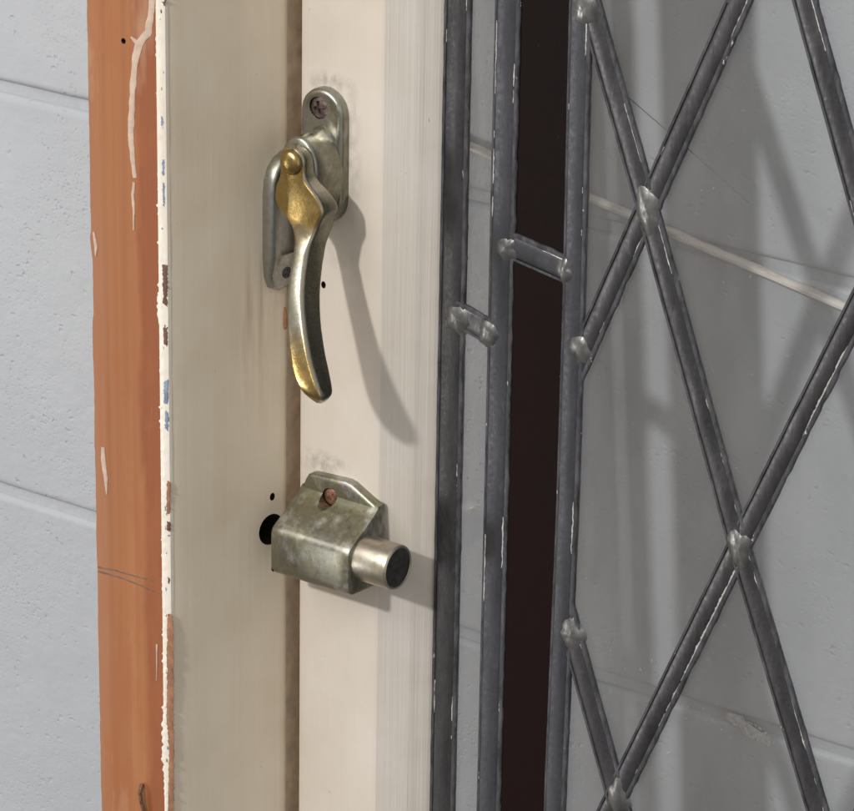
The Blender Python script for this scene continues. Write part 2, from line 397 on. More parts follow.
# ------------------------------------------------------------------ window frame (jamb)
ZT, ZL = 420, -420
frame = thing('window_frame', (0, 0, ZL), 'window frame jamb of raw orange wood with cream painted reveal', 'window frame')
def zrows():
    z = ZL; out = []
    while z < ZT: out.append(z); z += 3.0 if -190 < z < 200 else 12.0
    out.append(ZT); return out
def left_edge(z):
    x = -55.6 + 0.35*nz(z*0.05) + 0.25*nz(z*0.23, 3) + 0.15*nz(z*0.9, 8)
    if 66 < z < 73: x -= 0.9 * (z - 66) / 7.0       # torn splinter
    if 40 < z < 66: x += 0.5
    return x
AX, AY, RX, RY = -17.1, -58.0, -6.4, -1.0
rings = []; mi = []
for z in zrows():
    l = left_edge(z); w = 0.18*nz(z*0.06, 20); e = 0.22*nz(z*0.11, 31) + 0.12*nz(z*0.5, 11)
    pr = [(l, 40), (l, AY + 1.0), (l + 0.35, AY + 0.25), (l + 1.1, AY), (-46, AY), (-38, AY), (-30, AY), (-22, AY), (AX - 1.2 + w, AY),
          (AX - 0.35 + w, AY + 0.3), (AX + w, AY + 1.3)]
    for k in range(1, 9):
        t = k / 9; pr.append((lerp(AX, RX, t) + 0.12*nz(z*0.03, k*0.9), lerp(AY, RY, t)))
    pr += [(RX - 0.25 + e, RY - 0.9), (RX + e, RY), (RX - 0.1 + e, RY + 0.7), (RX - 0.5, 9.5), (-1.8, 10.0), (-1.8, 40)]
    rings.append([(x, y, z) for x, y in pr])
V, F = loft(rings); n = len(rings[0]); idx = []
for i in range(len(rings) - 1):
    for j in range(n): idx.append(0 if j < 7 or j == n - 1 else (2 if n - 4 <= j else 1))
idx += [0, 0]
jamb = mesh_obj('jamb', V, F, [M['wood'], M['cream_reveal'], M['gap_wood']], frame, matidx=idx, sharp=30)
rn = Vector((57.0, -10.7, 0)).normalized()
def rev(y, z, off=0.0):
    """point on the painted reveal"""
    return Vector((lerp(AX, RX, (y - AY) / (RY - AY)), y, z)) + rn * off
jb = base_of(frame) / MM
cut_holes(jamb, [(rev(-8.2, -51.5), rn, 6.4, 14, (1, 1, 1)), (rev(-7.6, -37.8), rn, 1.3, 8, (1, 1, 1.25)), (rev(-6.8, -68.2), rn, 1.3, 8, (1, 1, 1.35)),
                 (Vector((-37.6, -58, 151.5)), (0, 1, 0), 1.1, 6, (1, 1, 1))])

# ragged cream paint ridge along the front arris
def ridge():
    rings = []; z = -190.0
    while z <= 200:
        l = -21.6 + 0.35*nz(z*0.09, 2) + 0.35*nz(z*0.55, 5) + 0.45*nz(z*1.3, 9) - 0.9*max(0, nz(z*0.9, 61) - 0.28)*3
        if 44 < z < 59: l -= 1.7 * math.sin((z - 44) / 15 * math.pi) * (0.7 + 0.6*nz(z*0.8))
        if -152 < z < -108: l -= 1.5 * math.sin((z + 152) / 44 * math.pi)**2 * (0.8 + 1.1*nz(z*0.45, 1))
        if z < -100: r = -18.8 + 0.3*nz(z*0.3)
        else: r = AX - 0.1
        hh = 0.75 + 0.35*nz(z*0.4, 14)
        rings.append([(l, AY + 0.15, z), (l + 0.15, AY - hh*0.7, z), (l + 0.9, AY - hh, z), (lerp(l, r, 0.5), AY - 0.55 - 0.2*nz(z*0.35, 3), z), (r - 0.9, AY - 0.5, z), (r - 0.2, AY - 0.22, z), (r + 0.18, AY + 1.0, z)])
        z += 0.8
    V, F = loft(rings, True, True)
    mesh_obj('paint_ridge', V, F, M['cream_edge'], frame, sharp=50)
ridge()
def streak(name, pts, y, m, parent, label=None):
    """raised runny line: pts (X,Z,halfwidth)"""
    rings = []
    P = []
    for a, b in zip(pts, pts[1:]):
        k = max(2, int(math.dist(a[:2], b[:2]) / 1.2))
        P += [tuple(lerp(p, q, i/k) for p, q in zip(a, b)) for i in range(k)]
    P.append(pts[-1])
    for i, (x, z, w) in enumerate(P):
        a = P[max(0, i-1)]; b = P[min(len(P)-1, i+1)]
        d = Vector((b[0]-a[0], b[1]-a[1])).normalized(); s = Vector((-d.y, d.x))
        w1 = w*(1 + 0.35*nz(i*0.35, z*0.1, 1)); w2 = w*(1 + 0.35*nz(i*0.35, z*0.1, 7)); ring = []
        for u, h in ((-1, 0.1), (-0.92, -0.22), (-0.5, -0.34), (0, -0.30), (0.5, -0.36), (0.92, -0.22), (1, 0.1)):
            ww = w1 if u < 0 else w2
            ring.append((x + s.x*u*ww, y + h, z + s.y*u*ww))
        rings.append(ring)
    V, F = loft(rings); return mesh_obj(name, V, F, m, parent, label=label)
def wl(pts, ws): return [(p[0], p[1], w) for p, w in zip(pts, ws)]
streak('paint_drip', wl([(-23.2, 172.3), (-24.3, 162.5), (-25.8, 156.6), (-29.7, 152.2), (-31.7, 146.9), (-32.7, 139.5), (-33.9, 127.9), (-34.6, 116.3), (-33.8, 106.8), (-32.9, 100.0)], [1.6,1.6,1.7,1.9,1.7,1.4,1.4,1.5,1.2,0.9]), AY, M['white_paint'], frame)
streak('paint_drip', wl([(-29.2, 151.1), (-31.6, 152.2), (-33.9, 153.7)], [1.4,0.9,0.4]), AY, M['white_paint'], frame)
streak('paint_drip', wl([(-33.4, 98.3), (-34.0, 93.1), (-33.6, 86.6), (-33.8, 79.5)], [0.7,0.8,0.6,0.35]), AY, M['white_paint'], frame)
streak('paint_drip', wl([(-50.9, -11.8), (-50.6, -17.9), (-49.7, -25.2), (-49.3, -31.0)], [0.9,1.3,1.0,0.3]), AY, M['white_paint'], frame)
streak('paint_drip', wl([(-53.6, 74.7), (-52.7, 69.3), (-52.8, 65.3)], [0.5,0.9,0.3]), AY, M['white_paint'], frame)
streak('paint_drip', wl([(-24.9, -87.8), (-25.0, -95.5), (-25.2, -103.3)], [0.45,0.3,0.2]), AY, M['white_paint'], frame)
for pts, mm in (([(-19.8, 69.1), (-17.4, 69.2), (-17.6, 53.0), (-19.5, 53.7)], 'chip_brown'), ([(-19.7, 44.2), (-17.7, 44.6), (-17.8, 37.0), (-19.3, 37.5)], 'chip_brown'),
                ([(-19.5, 22.6), (-17.5, 23.9), (-17.6, 13.8), (-19.6, 13.7)], 'chip_blue'), ([(-19.1, 11.0), (-17.7, 10.5), (-17.7, 3.2), (-19.2, 3.7)], 'chip_blue'),
                ([(-19.5, 126.3), (-18.6, 126.1), (-18.6, 122.3), (-19.6, 122.5)], 'chip_blue'), ([(-19.3, 109.9), (-18.1, 109.8), (-18.4, 103.6), (-19.4, 104.2)], 'chip_blue'),
                ([(-19.2, 101.1), (-18.2, 100.9), (-18.3, 91.6), (-19.0, 92.2)], 'chip_blue'), ([(-18.5, -17.8), (-16.8, -17.8), (-17.2, -30.2), (-18.9, -31.9)], 'chip_wood'),
                ([(-18.7, -34.0), (-17.0, -34.7), (-17.3, -38.1), (-19.0, -37.8)], 'chip_brown'), ([(-18.5, 169.7), (-16.6, 170.4), (-17.6, 168.0)], 'chip_brown'),
                ([(-18.9, -73.0), (-16.7, -72.8), (-16.2, -79.4), (-16.2, -90.0), (-16.3, -105.0), (-16.6, -115.9), (-16.5, -124.5), (-16.6, -139.8), (-16.9, -159.7), (-19.8, -160.6), (-19.3, -145.0), (-18.9, -131.8), (-20.0, -119.1), (-19.6, -106.0), (-19.5, -93.1), (-19.3, -82.8)], 'chip_wood')):
    patch('paint_chip', pts, AY - 0.5, 0.14, M[mm], frame, 0.5)
rc = random.Random(3)
for k in range(34):
    z = rc.uniform(-150, 170); x = AX - rc.uniform(1.0, 3.6); a = rc.uniform(0.15, 0.5); b = a*rc.uniform(0.8, 3.5)
    patch('paint_chip', [(x - a, z - b), (x + a*0.8, z - b*0.7), (x + a, z + b*0.6), (x - a*0.5, z + b)], AY - 0.5, 0.12, M[rc.choice(['chip_brown', 'chip_blue', 'chip_wood'])], frame, 0.4)
# pencil marks, nail, resin bead
def wire(name, pts, r, m, parent=None, label=None):
    rings = []
    for i, p in enumerate(pts):
        a = Vector(pts[max(0, i-1)]); b = Vector(pts[min(len(pts)-1, i+1)]); d = (b - a).normalized()
        u = d.orthogonal().normalized(); v = d.cross(u)
        rr = r[i] if isinstance(r, (list, tuple)) else r
        rings.append([tuple(Vector(p) + (u*math.cos(t) + v*math.sin(t))*rr) for t in [2*math.pi*k/8 for k in range(8)]])
    V, F = loft(rings); return mesh_obj(name, V, F, m, parent, label=label)
for pts in ([(-54.6, -63.1), (-45.9, -62.1), (-35.7, -61.9), (-26.1, -61.4)], [(-54.6, -64.9), (-43.4, -64.4), (-33.2, -65.0), (-23.6, -66.2)]):
    streak('pencil_mark', [(x, z, w) for (x, z), w in zip(pts, (0.45, 0.5, 0.4, 0.25))], AY + 0.24, M['pencil'], frame)
NP = [(-33.2, -150.7), (-32.8, -154.1), (-32.3, -158.4), (-30.8, -163.7)]
wire('nail', [(NP[0][0], -58.5, NP[0][1]), (NP[1][0], -60.2, NP[1][1]), (NP[2][0], -60.0, NP[2][1]), (NP[3][0], -59.5, NP[3][1])], [0.9, 0.8, 0.75, 0.7], M['rust_steel'], frame)
wire('resin_bead', [rev(-1.5, 39.5, 0.1), rev(-1.5, 36, 0.5), rev(-1.5, 32, 0.6), rev(-1.5, 30.5, 0.2)], [0.3, 0.8, 0.9, 0.3], M['chip_wood'], frame)

# ------------------------------------------------------------------ screw head helper
def screw(parent, c, nrm, r, m, depth=0.9, dome=0.5, rot=0.3, up=(0, 0, 1)):
    N = Vector(nrm).normalized(); U = Vector(up).cross(N).normalized(); W = N.cross(U)
    rings = []
    for ri in (1.0, 0.97, 0.86, 0.72, 0.62, 0.56, 0.50, 0.42, 0.34, 0.27, 0.20, 0.13, 0.05):
        ring = []
        for k in range(56):
            a = 2*math.pi*k/56; u, v = ri*math.cos(a), ri*math.sin(a)
            cu, cv = u*math.cos(rot)+v*math.sin(rot), -u*math.sin(rot)+v*math.cos(rot)
            h = dome*(1 - ri*ri)
            if (abs(cu) < 0.13 or abs(cv) < 0.13) and ri < 0.58: h -= depth
            if ri == 1.0: h -= 0.6
            ring.append(tuple(Vector(c) + (U*u + W*v)*r + N*h))
        rings.append(ring)
    V, F = loft(rings); return mesh_obj('screw', V, F, m, parent, sharp=35)

# keeper plate on the reveal
def keeper():
    # outline in (Y,Z), then raised lip along the front and top
    out = [(0.8, 49.5), (-6.5, 48.0), (-10.2, 49.6), (-12.0, 54.0), (-12.6, 62), (-12.6, 88), (-12.0, 93), (-10.4, 97.5), (-7.6, 100.8), (-3.6, 102.8), (0.8, 103.2)]
    mid = [(0.8, 62.5), (-4.5, 62.2), (-6.2, 62.6), (-7.0, 63.2), (-7.3, 66), (-7.3, 84), (-7.0, 88), (-6.2, 91.6), (-4.8, 94.0), (-2.6, 95.8), (0.8, 96.4)]
    rr = []
    for ins, h in ((0, -0.4), (0, 1.6), (0.15, 4.2), (0.6, 5.2), (1.4, 5.6)):
        rr.append([tuple(rev(lerp(y, m_[0], ins/4.0), lerp(z, m_[1], ins/4.0 if z > 62 else ins/12), h*(0.62 if z < 62 else 1))) for (y, z), m_ in zip(out, mid)])
    rr.append([tuple(rev(y + (-0.5), z, 5.2*(0.72 if z < 63 else 1))) for y, z in mid])
    rr.append([tuple(rev(y + 0.1, z, 3.0)) for y, z in mid])
    rr.append([tuple(rev(y + 0.5, z, 1.7)) for y, z in mid])
    V, F = loft(rr, False)
    nn = len(out); F.append(tuple(range((len(rr)-1)*nn, len(rr)*nn)))
    return mesh_obj('keeper_plate', V, F, M['chrome_keeper'], frame, sharp=50)
kp = keeper()
screw(kp, rev(-3.6, 55.0, 3.4), rn, 2.6, M['dark_steel'], 0.35, 1.0, 0.2)
patch('paint_fleck', [(-0.6, 0), (0.4, 0), (0.5, 6), (-0.5, 6)], 0, 0.2, M['cream_edge'], kp).matrix_local = Matrix.Translation(rev(-10.9, 50.5, 2.0)*MM - base_of(kp))

# ------------------------------------------------------------------ casement window
win = thing('casement_window', (100, 12.5, ZL), 'leaded casement window with cream stile, worn handle, bolt and ruby glass strip', 'window')
rings = []
for z in zrows():
    a = 0.10*nz(z*0.05, 40); b = 0.25*nz(z*0.10, 44) + 0.18*nz(z*0.5, 47)
    pr = [(-1.0, 19), (-1.1, 3.8), (-0.85, 1.9), (-0.2, 0.65), (1.2, 0.06), (5, 0), (14, 0.05*nz(z*.04, 1)), (24, 0), (33, 0), (36.8, 0.02), (37.6+a, 0.15), (38.4+a, 0.5),
          (44.3, 3.6), (49.2+a, 6.2), (49.9+a, 6.65), (50.5+a, 7.3), (53.4, 9.5), (56.0 + b, 11.6), (56.6 + b, 12.2), (56.6 + b, 13), (54, 19)]
    rings.append([(x, y, z) for x, y in pr])
V, F = loft(rings); n = len(rings[0])
idx = [1 if 11 <= j <= 18 else 0 for i in range(len(rings) - 1) for j in range(n)] + [0, 0]      # the glazing bevel is coloured greyer and darker than the front face
stile = mesh_obj('stile', V, F, [M['cream_stile'], M['bevel_white']], win, matidx=idx, sharp=30)
wb = base_of(win) / MM
SH = [(11.1, 51.9)][0]
cut_holes(stile, [(Vector((SH[0], 0, SH[1])), (0, 1, 0), 1.1, 7, (1, 1, 1.3))])

GY = 12.4
def came(name, pts, w, m, flat=3.0, th=2.5, seed=0, wob=0.12, dens=1.0):
    """H-section lead came: rounded band proud of both glass faces; pts (X,Z)"""
    P = []
    for a, b in zip(pts, pts[1:]):
        k = max(2, int(math.dist(a, b) / 3.0))
        P += [(lerp(a[0], b[0], i/k), lerp(a[1], b[1], i/k)) for i in range(k)]
    P.append(pts[-1]); rings = []; L = 0
    for i, (x, z) in enumerate(P):
        a = P[max(0, i-1)]; b = P[min(len(P)-1, i+1)]
        d = Vector((b[0]-a[0], b[1]-a[1])).normalized(); s = Vector((d.y, -d.x))
        if s.x < 0: s = -s
        L += math.dist(P[i], P[i-1]) if i else 0
        ring = []
        for k in range(20):
            t = 2*math.pi*k/20; c, sn = math.cos(t), math.sin(t)
            u = math.copysign(abs(c)**(2/flat), c); h = math.copysign(abs(sn)**(2/2.2), sn)
            u2 = u*w/2*(1 + wob*0.35*nz(L*0.12, seed, k//10)) + wob*(1.2*nz(L*0.045, seed+5) + 0.5*nz(L*0.4, seed+9, 1 if u > 0 else 0))
            ring.append((x + s.x*u2, GY + h*th*(1 + 0.05*nz(L*0.1, seed+3)), z + s.y*u2))
        rings.append(ring)
    V, F = loft(rings)
    o = mesh_obj(name, V, F, m, win, sharp=60)
    # black cement squeezed out along both flanges, with flecks of whiting, as pieces of the came
    for side in (-1, 1):
        rr = []; L = 0
        for i in range(len(P)):
            x, z = P[i]; a = P[max(0, i-1)]; b = P[min(len(P)-1, i+1)]
            d = Vector((b[0]-a[0], b[1]-a[1])).normalized(); s = Vector((d.y, -d.x))
            if s.x < 0: s = -s
            L += 3.0
            e = w/2 + 0.75 + 0.45*nz(L*0.11, seed+side*3) + 0.55*nz(L*0.42, seed+20+side)
            e = max(e, w/2 + 0.1) if side > 0 else w/2 - 0.1 + 0.15*nz(L*0.3, seed)
            rr.append([(x + s.x*side*u, y, z + s.y*side*u) for u, y in ((w/2 - 1.2, GY - 0.8), (w/2 - 0.9, GY - 1.9), (lerp(w/2, e, 0.3), GY - 1.95), (lerp(w/2, e, 0.8), GY - 1.75), (e, GY - 1.5), (e + 0.05, GY - 0.8))])
        V, F = loft(rr); mesh_obj('cement_line', V, F, M['cement'], o, sharp=60)
    # ragged white streaks of whiting left on the crest of the flanges
    V, F = [], []; run = []
    def flush():
        if len(run) > 2:
            v, f = loft(run); o0 = len(V); V.extend(v); F.extend([tuple(k_ + o0 for k_ in ff) for ff in f])
        run.clear()
    Q = []
    for a, b in zip(pts, pts[1:]):
        k = max(2, int(math.dist(a, b) / 0.7)); Q += [(lerp(a[0], b[0], i/k), lerp(a[1], b[1], i/k), (b[0]-a[0], b[1]-a[1])) for i in range(k)]
    for side in (1, -1):
        L = 0
        for x, z, d in Q:
            L += 0.7; d = Vector(d).normalized(); s = Vector((d.y, -d.x))
            if s.x < 0: s = -s
            q = 1.1*nz(L*0.026, seed*1.7, side*4) + 0.40*nz(L*0.13, seed+2, side) + 0.16*nz(L*0.6, seed+6, side) - (0.47 - 0.42*dens if side > 0 else 0.46)
            if q <= 0.02: flush(); continue
            wd = min(0.20 + 0.62*dens, 0.08 + 1.7*q)*(1 + 0.55*nz(L*0.9, seed+8)); e = side*(w/2 - 1.05 + 0.30*nz(L*0.3, 3))
            hh = lambda u: GY - th*max(0.0, 1 - min(1, abs(u)/(w/2))**flat)**(1/2.2)
            up_ = 0.20 + 0.12*nz(L*0.7, seed+4)
            run.append([(x + s.x*u, hh(u) - dy, z + s.y*u) for u, dy in ((e - wd*0.7, -0.15), (e - wd*0.4, up_), (e + wd*0.35, up_*0.9), (e + wd*0.7, -0.15))])
        flush()
    if not V: return o
    fl = mesh_obj('whiting', V, F, M['whiting'], o, smooth=False); fl['kind'] = 'stuff'
    return o
came('lead_came', [(63.2, ZT), (63.4, 0), (63.4, ZL)], 10.8, M['lead_dark'], 6.0, 1.9, 1, 0.12, 0.35)
came('lead_came', [(85.2, ZT), (85.4, 100), (85.7, 0), (85.5, ZL)], 10.2, M['lead_pale'], 5.0, 2.2, 2, 0.12, 0.5)
came('lead_came', [(116.7, ZT), (116.7, 170), (117.9, 60), (117.9, -20), (116.6, -130), (116.6, ZL)], 8.8, M['lead_pale'], 5.0, 2.2, 3, 0.12, 0.45)
came('lead_came', [(64.5, 49.4), (84.5, 44.1)], 9.6, M['solder'], 2.6, 1.85, 4)
came('lead_came', [(86, 81.5), (116, 76.4)], 9.8, M['lead_pale'], 3.0, 2.1, 5)
# diagonal lattice
LX, RXX = 117.0, 340.0
def inter(p, d, q, e):
    den = d[0]*e[1] - d[1]*e[0]; t = ((q[0]-p[0])*e[1] - (q[1]-p[1])*e[0]) / den
    return (p[0] + d[0]*t, p[1] + d[1]*t)
VA, VB = (46.2, -118.2), (47.9, 115.5)          # steps along a falling and a rising came
O = (147.8, 107.5)                                # first crossing right of the border
def node(i, j): return (O[0] + VA[0]*i + VB[0]*j, O[1] + VA[1]*i + VB[1]*j)
special = {(1, 0): (192.8, -12.0), (1, -1): (144.4, -128.7)}
def nd(i, j): return special.get((i, j), node(i, j))
def clip(poly, inside, cross):
    out = []
    for a, b in zip(poly, poly[1:] + poly[:1]):
        ia, ib = inside(a), inside(b)
        if ia: out.append(a)
        if ia != ib: out.append(cross(a, b))
    return out
def clip_all(poly):
    for axis, lim, sg in ((0, LX, 1), (0, RXX, -1), (1, ZL, 1), (1, ZT, -1)):
        if not poly: return poly
        poly = clip(poly, lambda p: (p[axis] - lim)*sg >= 0, lambda a, b: tuple(lerp(a[k], b[k], (lim - a[axis])/(b[axis] - a[axis])) for k in (0, 1)))
    return poly
def clip_line(pts):
    out = []
    for a, b in zip(pts, pts[1:]):
        t0, t1 = 0.0, 1.0; ok = True
        for axis, lo, hi in ((0, LX, RXX), (1, ZL, ZT)):
            d = b[axis] - a[axis]
            u, v = (lo - a[axis])/d, (hi - a[axis])/d
            t0, t1 = max(t0, min(u, v)), min(t1, max(u, v))
        if t1 > t0 + 1e-6:
            p, q = [tuple(lerp(a[k], b[k], t) for k in (0, 1)) for t in (t0, t1)]
            if not out: out.append(p)
            out.append(q)
    return out
joints = []
for j in range(-6, 9):
    pts = clip_line([nd(i, j) for i in range(-9, 12)])
    if len(pts) > 1 and math.dist(pts[0], pts[-1]) > 12:
        came('lead_came', pts, 8.8, M['lead_dark'], 2.5, 2.12, 30 + j)
for i in range(-8, 12):
    pts = clip_line([nd(i, j) for j in range(-9, 12)])
    if len(pts) > 1 and math.dist(pts[0], pts[-1]) > 12:
        came('lead_came', pts, 8.6, M['lead_dark'], 2.5, 2.0, 60 + i)
came('lead_came', [(RXX, ZT), (RXX, ZL)], 9, M['lead_pale'], 2.6, 2.6, 90)
# panes
def pane(poly, m, seed):
    r = random.Random(seed); cx = sum(p[0] for p in poly)/len(poly); cz = sum(p[1] for p in poly)/len(poly)
    ta, tb = r.uniform(-0.012, 0.012), r.uniform(-0.012, 0.012)
    def y(p, o): return GY + o + (p[0]-cx)*ta + (p[1]-cz)*tb*0.3
    V, F = loft([[(x, y((x, z), -1.0), z) for x, z in poly], [(x, y((x, z), 1.0), z) for x, z in poly]])
    mesh_obj('pane', V, F, m, win, smooth=False)
s = 0
for i in range(-9, 11):
    for j in range(-7, 10):
        poly = clip_all([nd(i, j), nd(i+1, j), nd(i+1, j+1), nd(i, j+1)])
        if len(poly) > 2:
            ar = abs(sum(a[0]*b[1] - b[0]*a[1] for a, b in zip(poly, poly[1:] + poly[:1])))/2
            if ar > 30: pane(poly, M['clear_glass'], s); s += 1
for z0, z1 in ((ZL, 46.8), (47.4, ZT)): pane([(64, z0), (85, z0), (85, z1), (64, z1)], M['clear_glass'], s); s += 1
for z0, z1 in ((ZL, 78.6), (79.2, ZT)): pane([(86, z0), (116.6, z0), (116.6, z1), (86, z1)], M['ruby_glass'], s + 5); s += 1
# solder joints
def solder(x, z, rx, rz, tilt=0.0, h=1.0, seed=0):
    """low lump of solder run into the crossing: highest in the middle, sinking into the lead at its uneven rim"""
    rings = []
    for q in (1.0, 0.94, 0.86, 0.76, 0.66, 0.55, 0.43, 0.31, 0.19, 0.06):
        ring = []
        for k in range(28):
            t = 2*math.pi*k/28; c, s_ = math.cos(t), math.sin(t)
            f = 1.12 + 0.38*nz(c*1.2 + seed, s_*1.2, 2) + 0.20*nz(c*3.0 + seed, s_*3.0, 6)
            px, pz = c*rx*f*q, s_*rz*f*q
            y = GY - 0.9 - (h + 1.35)*(1 - q**2.4) - 0.20*(1 - q)*nz(px*0.55 + seed, pz*0.45, 3) - 0.07*nz(px*1.6, pz*1.6, seed)
            ring.append((x + px*math.cos(tilt) - pz*math.sin(tilt), y, z + px*math.sin(tilt) + pz*math.cos(tilt)))
        rings.append(ring)
    V, F = loft(rings); mesh_obj('solder_joint', V, F, M['solder'], win, sharp=80)
sj = [(148.6, 106.3), (193.5, -12.7), (145.6, -128.1), (121.6, 48.1), (122.3, -67.3), (118.9, 175.6), (88.1, 79.5), (113.9, 76.4), (66.6, 47.3), (81.3, 45.0)]
for k, ((x, z), (rx, rz, tl)) in enumerate(zip(sj, [(4.9,10.5,0.28),(5.0,8.5,0.2),(5.0,7.5,0.2),(5.0,5.4,0.25),(5.6,7.0,0.3),(5.8,7.0,0.2),(5.6,5.2,-0.2),(4.2,5.4,0.2),(5.6,5.6,0.4),(5.2,5.8,0.5)])):
    solder(x, z, rx, rz, tl, 0.9, k*3.1)
for i in range(-5, 9):
    for j in range(-5, 8):
        x, z = nd(i, j)
        if (i, j) in ((0, 0), (1, 0), (1, -1)) or not (LX + 6 < x < RXX - 6 and ZL < z < ZT): continue
        solder(x, z, 4.8, 8, 0.2, 0.9, i*3.3 + j*1.7)

# ------------------------------------------------------------------ casement fastener
def ell(cx, cz, rx, rz, y, n=40, p=2.0):
    out = []
    for k in range(n):
        t = 2*math.pi*k/n; c, s_ = math.cos(t), math.sin(t)
        out.append((cx + rx*math.copysign(abs(c)**(2/p), c), y, cz + rz*math.copysign(abs(s_)**(2/p), s_)))
    return out
def stadium(xc, zt, zb, r, d, y, n=24):
    rr = max(r - d, 0.05); out = []
    for k in range(n + 1):
        a = math.pi*k/n; out.append((xc + rr*math.cos(a), y, zt - r + rr*math.sin(a)))
    for k in range(n + 1):
        a = math.pi + math.pi*k/n; out.append((xc + rr*math.cos(a), y, zb + r + rr*math.sin(a)))
    return out
rg = [stadium(12.6, 130.6, 78, 10, d, -h) for d, h in ((0, -0.5), (0, 2.2), (0.25, 3.2), (0.9, 4.0), (1.9, 4.3), (2.6, 4.05), (3.6, 3.8), (6, 3.8), (9.9, 3.8))]
V, F = loft(rg)
hub = [ell(13.2, 97.5, 9.3, 20.0, -2.5), ell(13.3, 98, 9.1, 18.0, -4.2), ell(13.3, 98.6, 9.0, 16.6, -6), ell(13.2, 99.6, 8.9, 15.6, -9), ell(12.9, 101, 8.8, 14.2, -13), ell(12.6, 102, 8.8, 13.0, -16.4), ell(12.5, 102.2, 8.6, 12.6, -17.4), ell(12.5, 102.2, 7.9, 11.6, -18.0), ell(12.5, 102.2, 3, 3, -18.2)]
SC = [(11.1, 122.8)][0]
fast = mesh_obj('casement_fastener', V, F, M['chrome_base'], win, sharp=50, label='worn chrome and brass casement handle above the bolt')
cut_holes(fast, [(Vector((SC[0], -3.8, SC[1])), (0, 1, 0), 4.3, 2.6, (1, 1, 1))], 'chrome_base')
screw(fast, (SC[0], -2.9, SC[1]), (0, -1, 0), 4.15, M['screw_steel'], 1.3, 0.7, 0.25)
V, F = loft(hub); mesh_obj('hub', V, F, M['chrome_base'], fast, sharp=50)
# lever: horizontal sections  z, xc, yfront, width, depth
LV = [(111.4, 11.3, -21.5, 5.2, 2), (111.1, 12.7, -23.4, 8.0, 4), (110.6, 13.7, -24.5, 10.6, 6), (108.2, 14.2, -25, 11.7, 7), (105.1, 14.5, -25, 11.7, 7), (102.5, 15.1, -25, 12.0, 7.2), (99.6, 15.8, -25, 14.8, 7.6), (97.0, 16.6, -25, 18.8, 8.4), (94.1, 17.5, -25, 21.6, 9.2), (91.5, 18.1, -25, 22.8, 10), (89.3, 18.7, -25.1, 21.8, 10.5), (87.1, 19.3, -25.3, 18.6, 11), (85.0, 20.3, -25.6, 14.8, 11.4), (83.0, 21.2, -26.1, 12.0, 11.7), (81.0, 21.8, -26.8, 9.9, 12), (78.3, 22.4, -28.2, 7.7, 12.2), (75.5, 23.1, -30.1, 6.8, 12.2), (72.4, 24.3, -32.5, 6.8, 12), (68.4, 25.6, -35.5, 7.0, 12), (60.9, 28.4, -40.2, 7.5, 11.6), (52.4, 31.7, -43.8, 8.4, 10.8), (45.7, 34.2, -45.8, 9.3, 10.5), (40.6, 36.2, -47, 10.0, 10.2), (36.5, 38.1, -47.8, 10.7, 9.8), (33.2, 40.0, -48.4, 10.7, 9.2), (30.9, 41.5, -48.6, 10.2, 8.6), (28.7, 42.8, -48.3, 9.1, 7.6), (27.1, 43.5, -47.5, 7.0, 6), (25.6, 43.8, -46.2, 4.0, 4), (24.7, 43.5, -45, 1.9, 2)]
def rrect(xc, yf, w, d, r, z, rear=None):
    pts = []; r = min(r, w/2*0.98, d/2*0.98)
    for (cx, cy, a0) in ((xc + w/2 - r, yf + r, -90), (xc + w/2 - r, yf + d - r, 0), (xc - w/2 + r, yf + d - r, 90), (xc - w/2 + r, yf + r, 180)):
        for k in range(7):
            a = math.radians(a0 + 15*k); pts.append((cx + r*math.cos(a), cy + r*math.sin(a), z))
    # slightly crowned front
    out = []
    for x, y, zz in pts:
        u = (x - xc)/(w/2)
        if y < yf + r*1.02 and w > 3: y -= 0.55*(1 - u*u)
        if x < xc and 6 < w < 14 and zz < 84: x -= 3.4*(y - yf)/d      # hidden flank flares towards the sash
        out.append((x, y, zz))
    return out
def smooth_rows(tab, n):
    rows = []
    for i in range(len(tab) - 1):
        p0, p1, p2, p3 = tab[max(0, i-1)], tab[i], tab[i+1], tab[min(len(tab)-1, i+2)]
        for k in range(n):
            t = k/n
            rows.append(tuple(0.5*((2*b) + (-a + c)*t + (2*a - 5*b + 4*c - d)*t*t + (-a + 3*b - 3*c + d)*t**3) for a, b, c, d in zip(p0, p1, p2, p3)))
    rows.append(tab[-1]); return rows
PC = [(15.2, 107.5)][0]
TOP = [(PC[1] + 6.0*q, PC[0] - 0.4, -25.0 + 2.2*q**6, 12.2*math.sqrt(1 - q*q*0.998), 6.5*math.sqrt(1 - 0.85*q*q)) for q in (1.0, 0.985, 0.95, 0.88, 0.78, 0.64, 0.46, 0.24, 0.0)]
LV = TOP + [r for r in LV if r[0] < PC[1] - 2.5]
rg = [rrect(xc, yf, w, d, 1.7, z) for z, xc, yf, w, d in smooth_rows(LV, 3)]
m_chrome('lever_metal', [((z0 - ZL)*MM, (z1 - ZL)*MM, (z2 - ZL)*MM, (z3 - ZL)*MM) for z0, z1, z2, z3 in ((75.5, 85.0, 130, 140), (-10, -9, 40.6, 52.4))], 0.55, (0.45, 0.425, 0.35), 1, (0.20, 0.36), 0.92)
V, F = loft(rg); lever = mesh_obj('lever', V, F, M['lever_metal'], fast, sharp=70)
def dome(name, c, r, h, m, parent):
    rg = [ell(c[0], c[2], r*q, r*q, c[1] - h*e, 28) for q, e in ((1.02, -0.4), (1.0, 0.0), (0.97, 0.30), (0.90, 0.52), (0.76, 0.74), (0.55, 0.90), (0.3, 0.98), (0.05, 1.0))]
    V, F = loft(rg); return mesh_obj(name, V, F, m, parent, sharp=60)
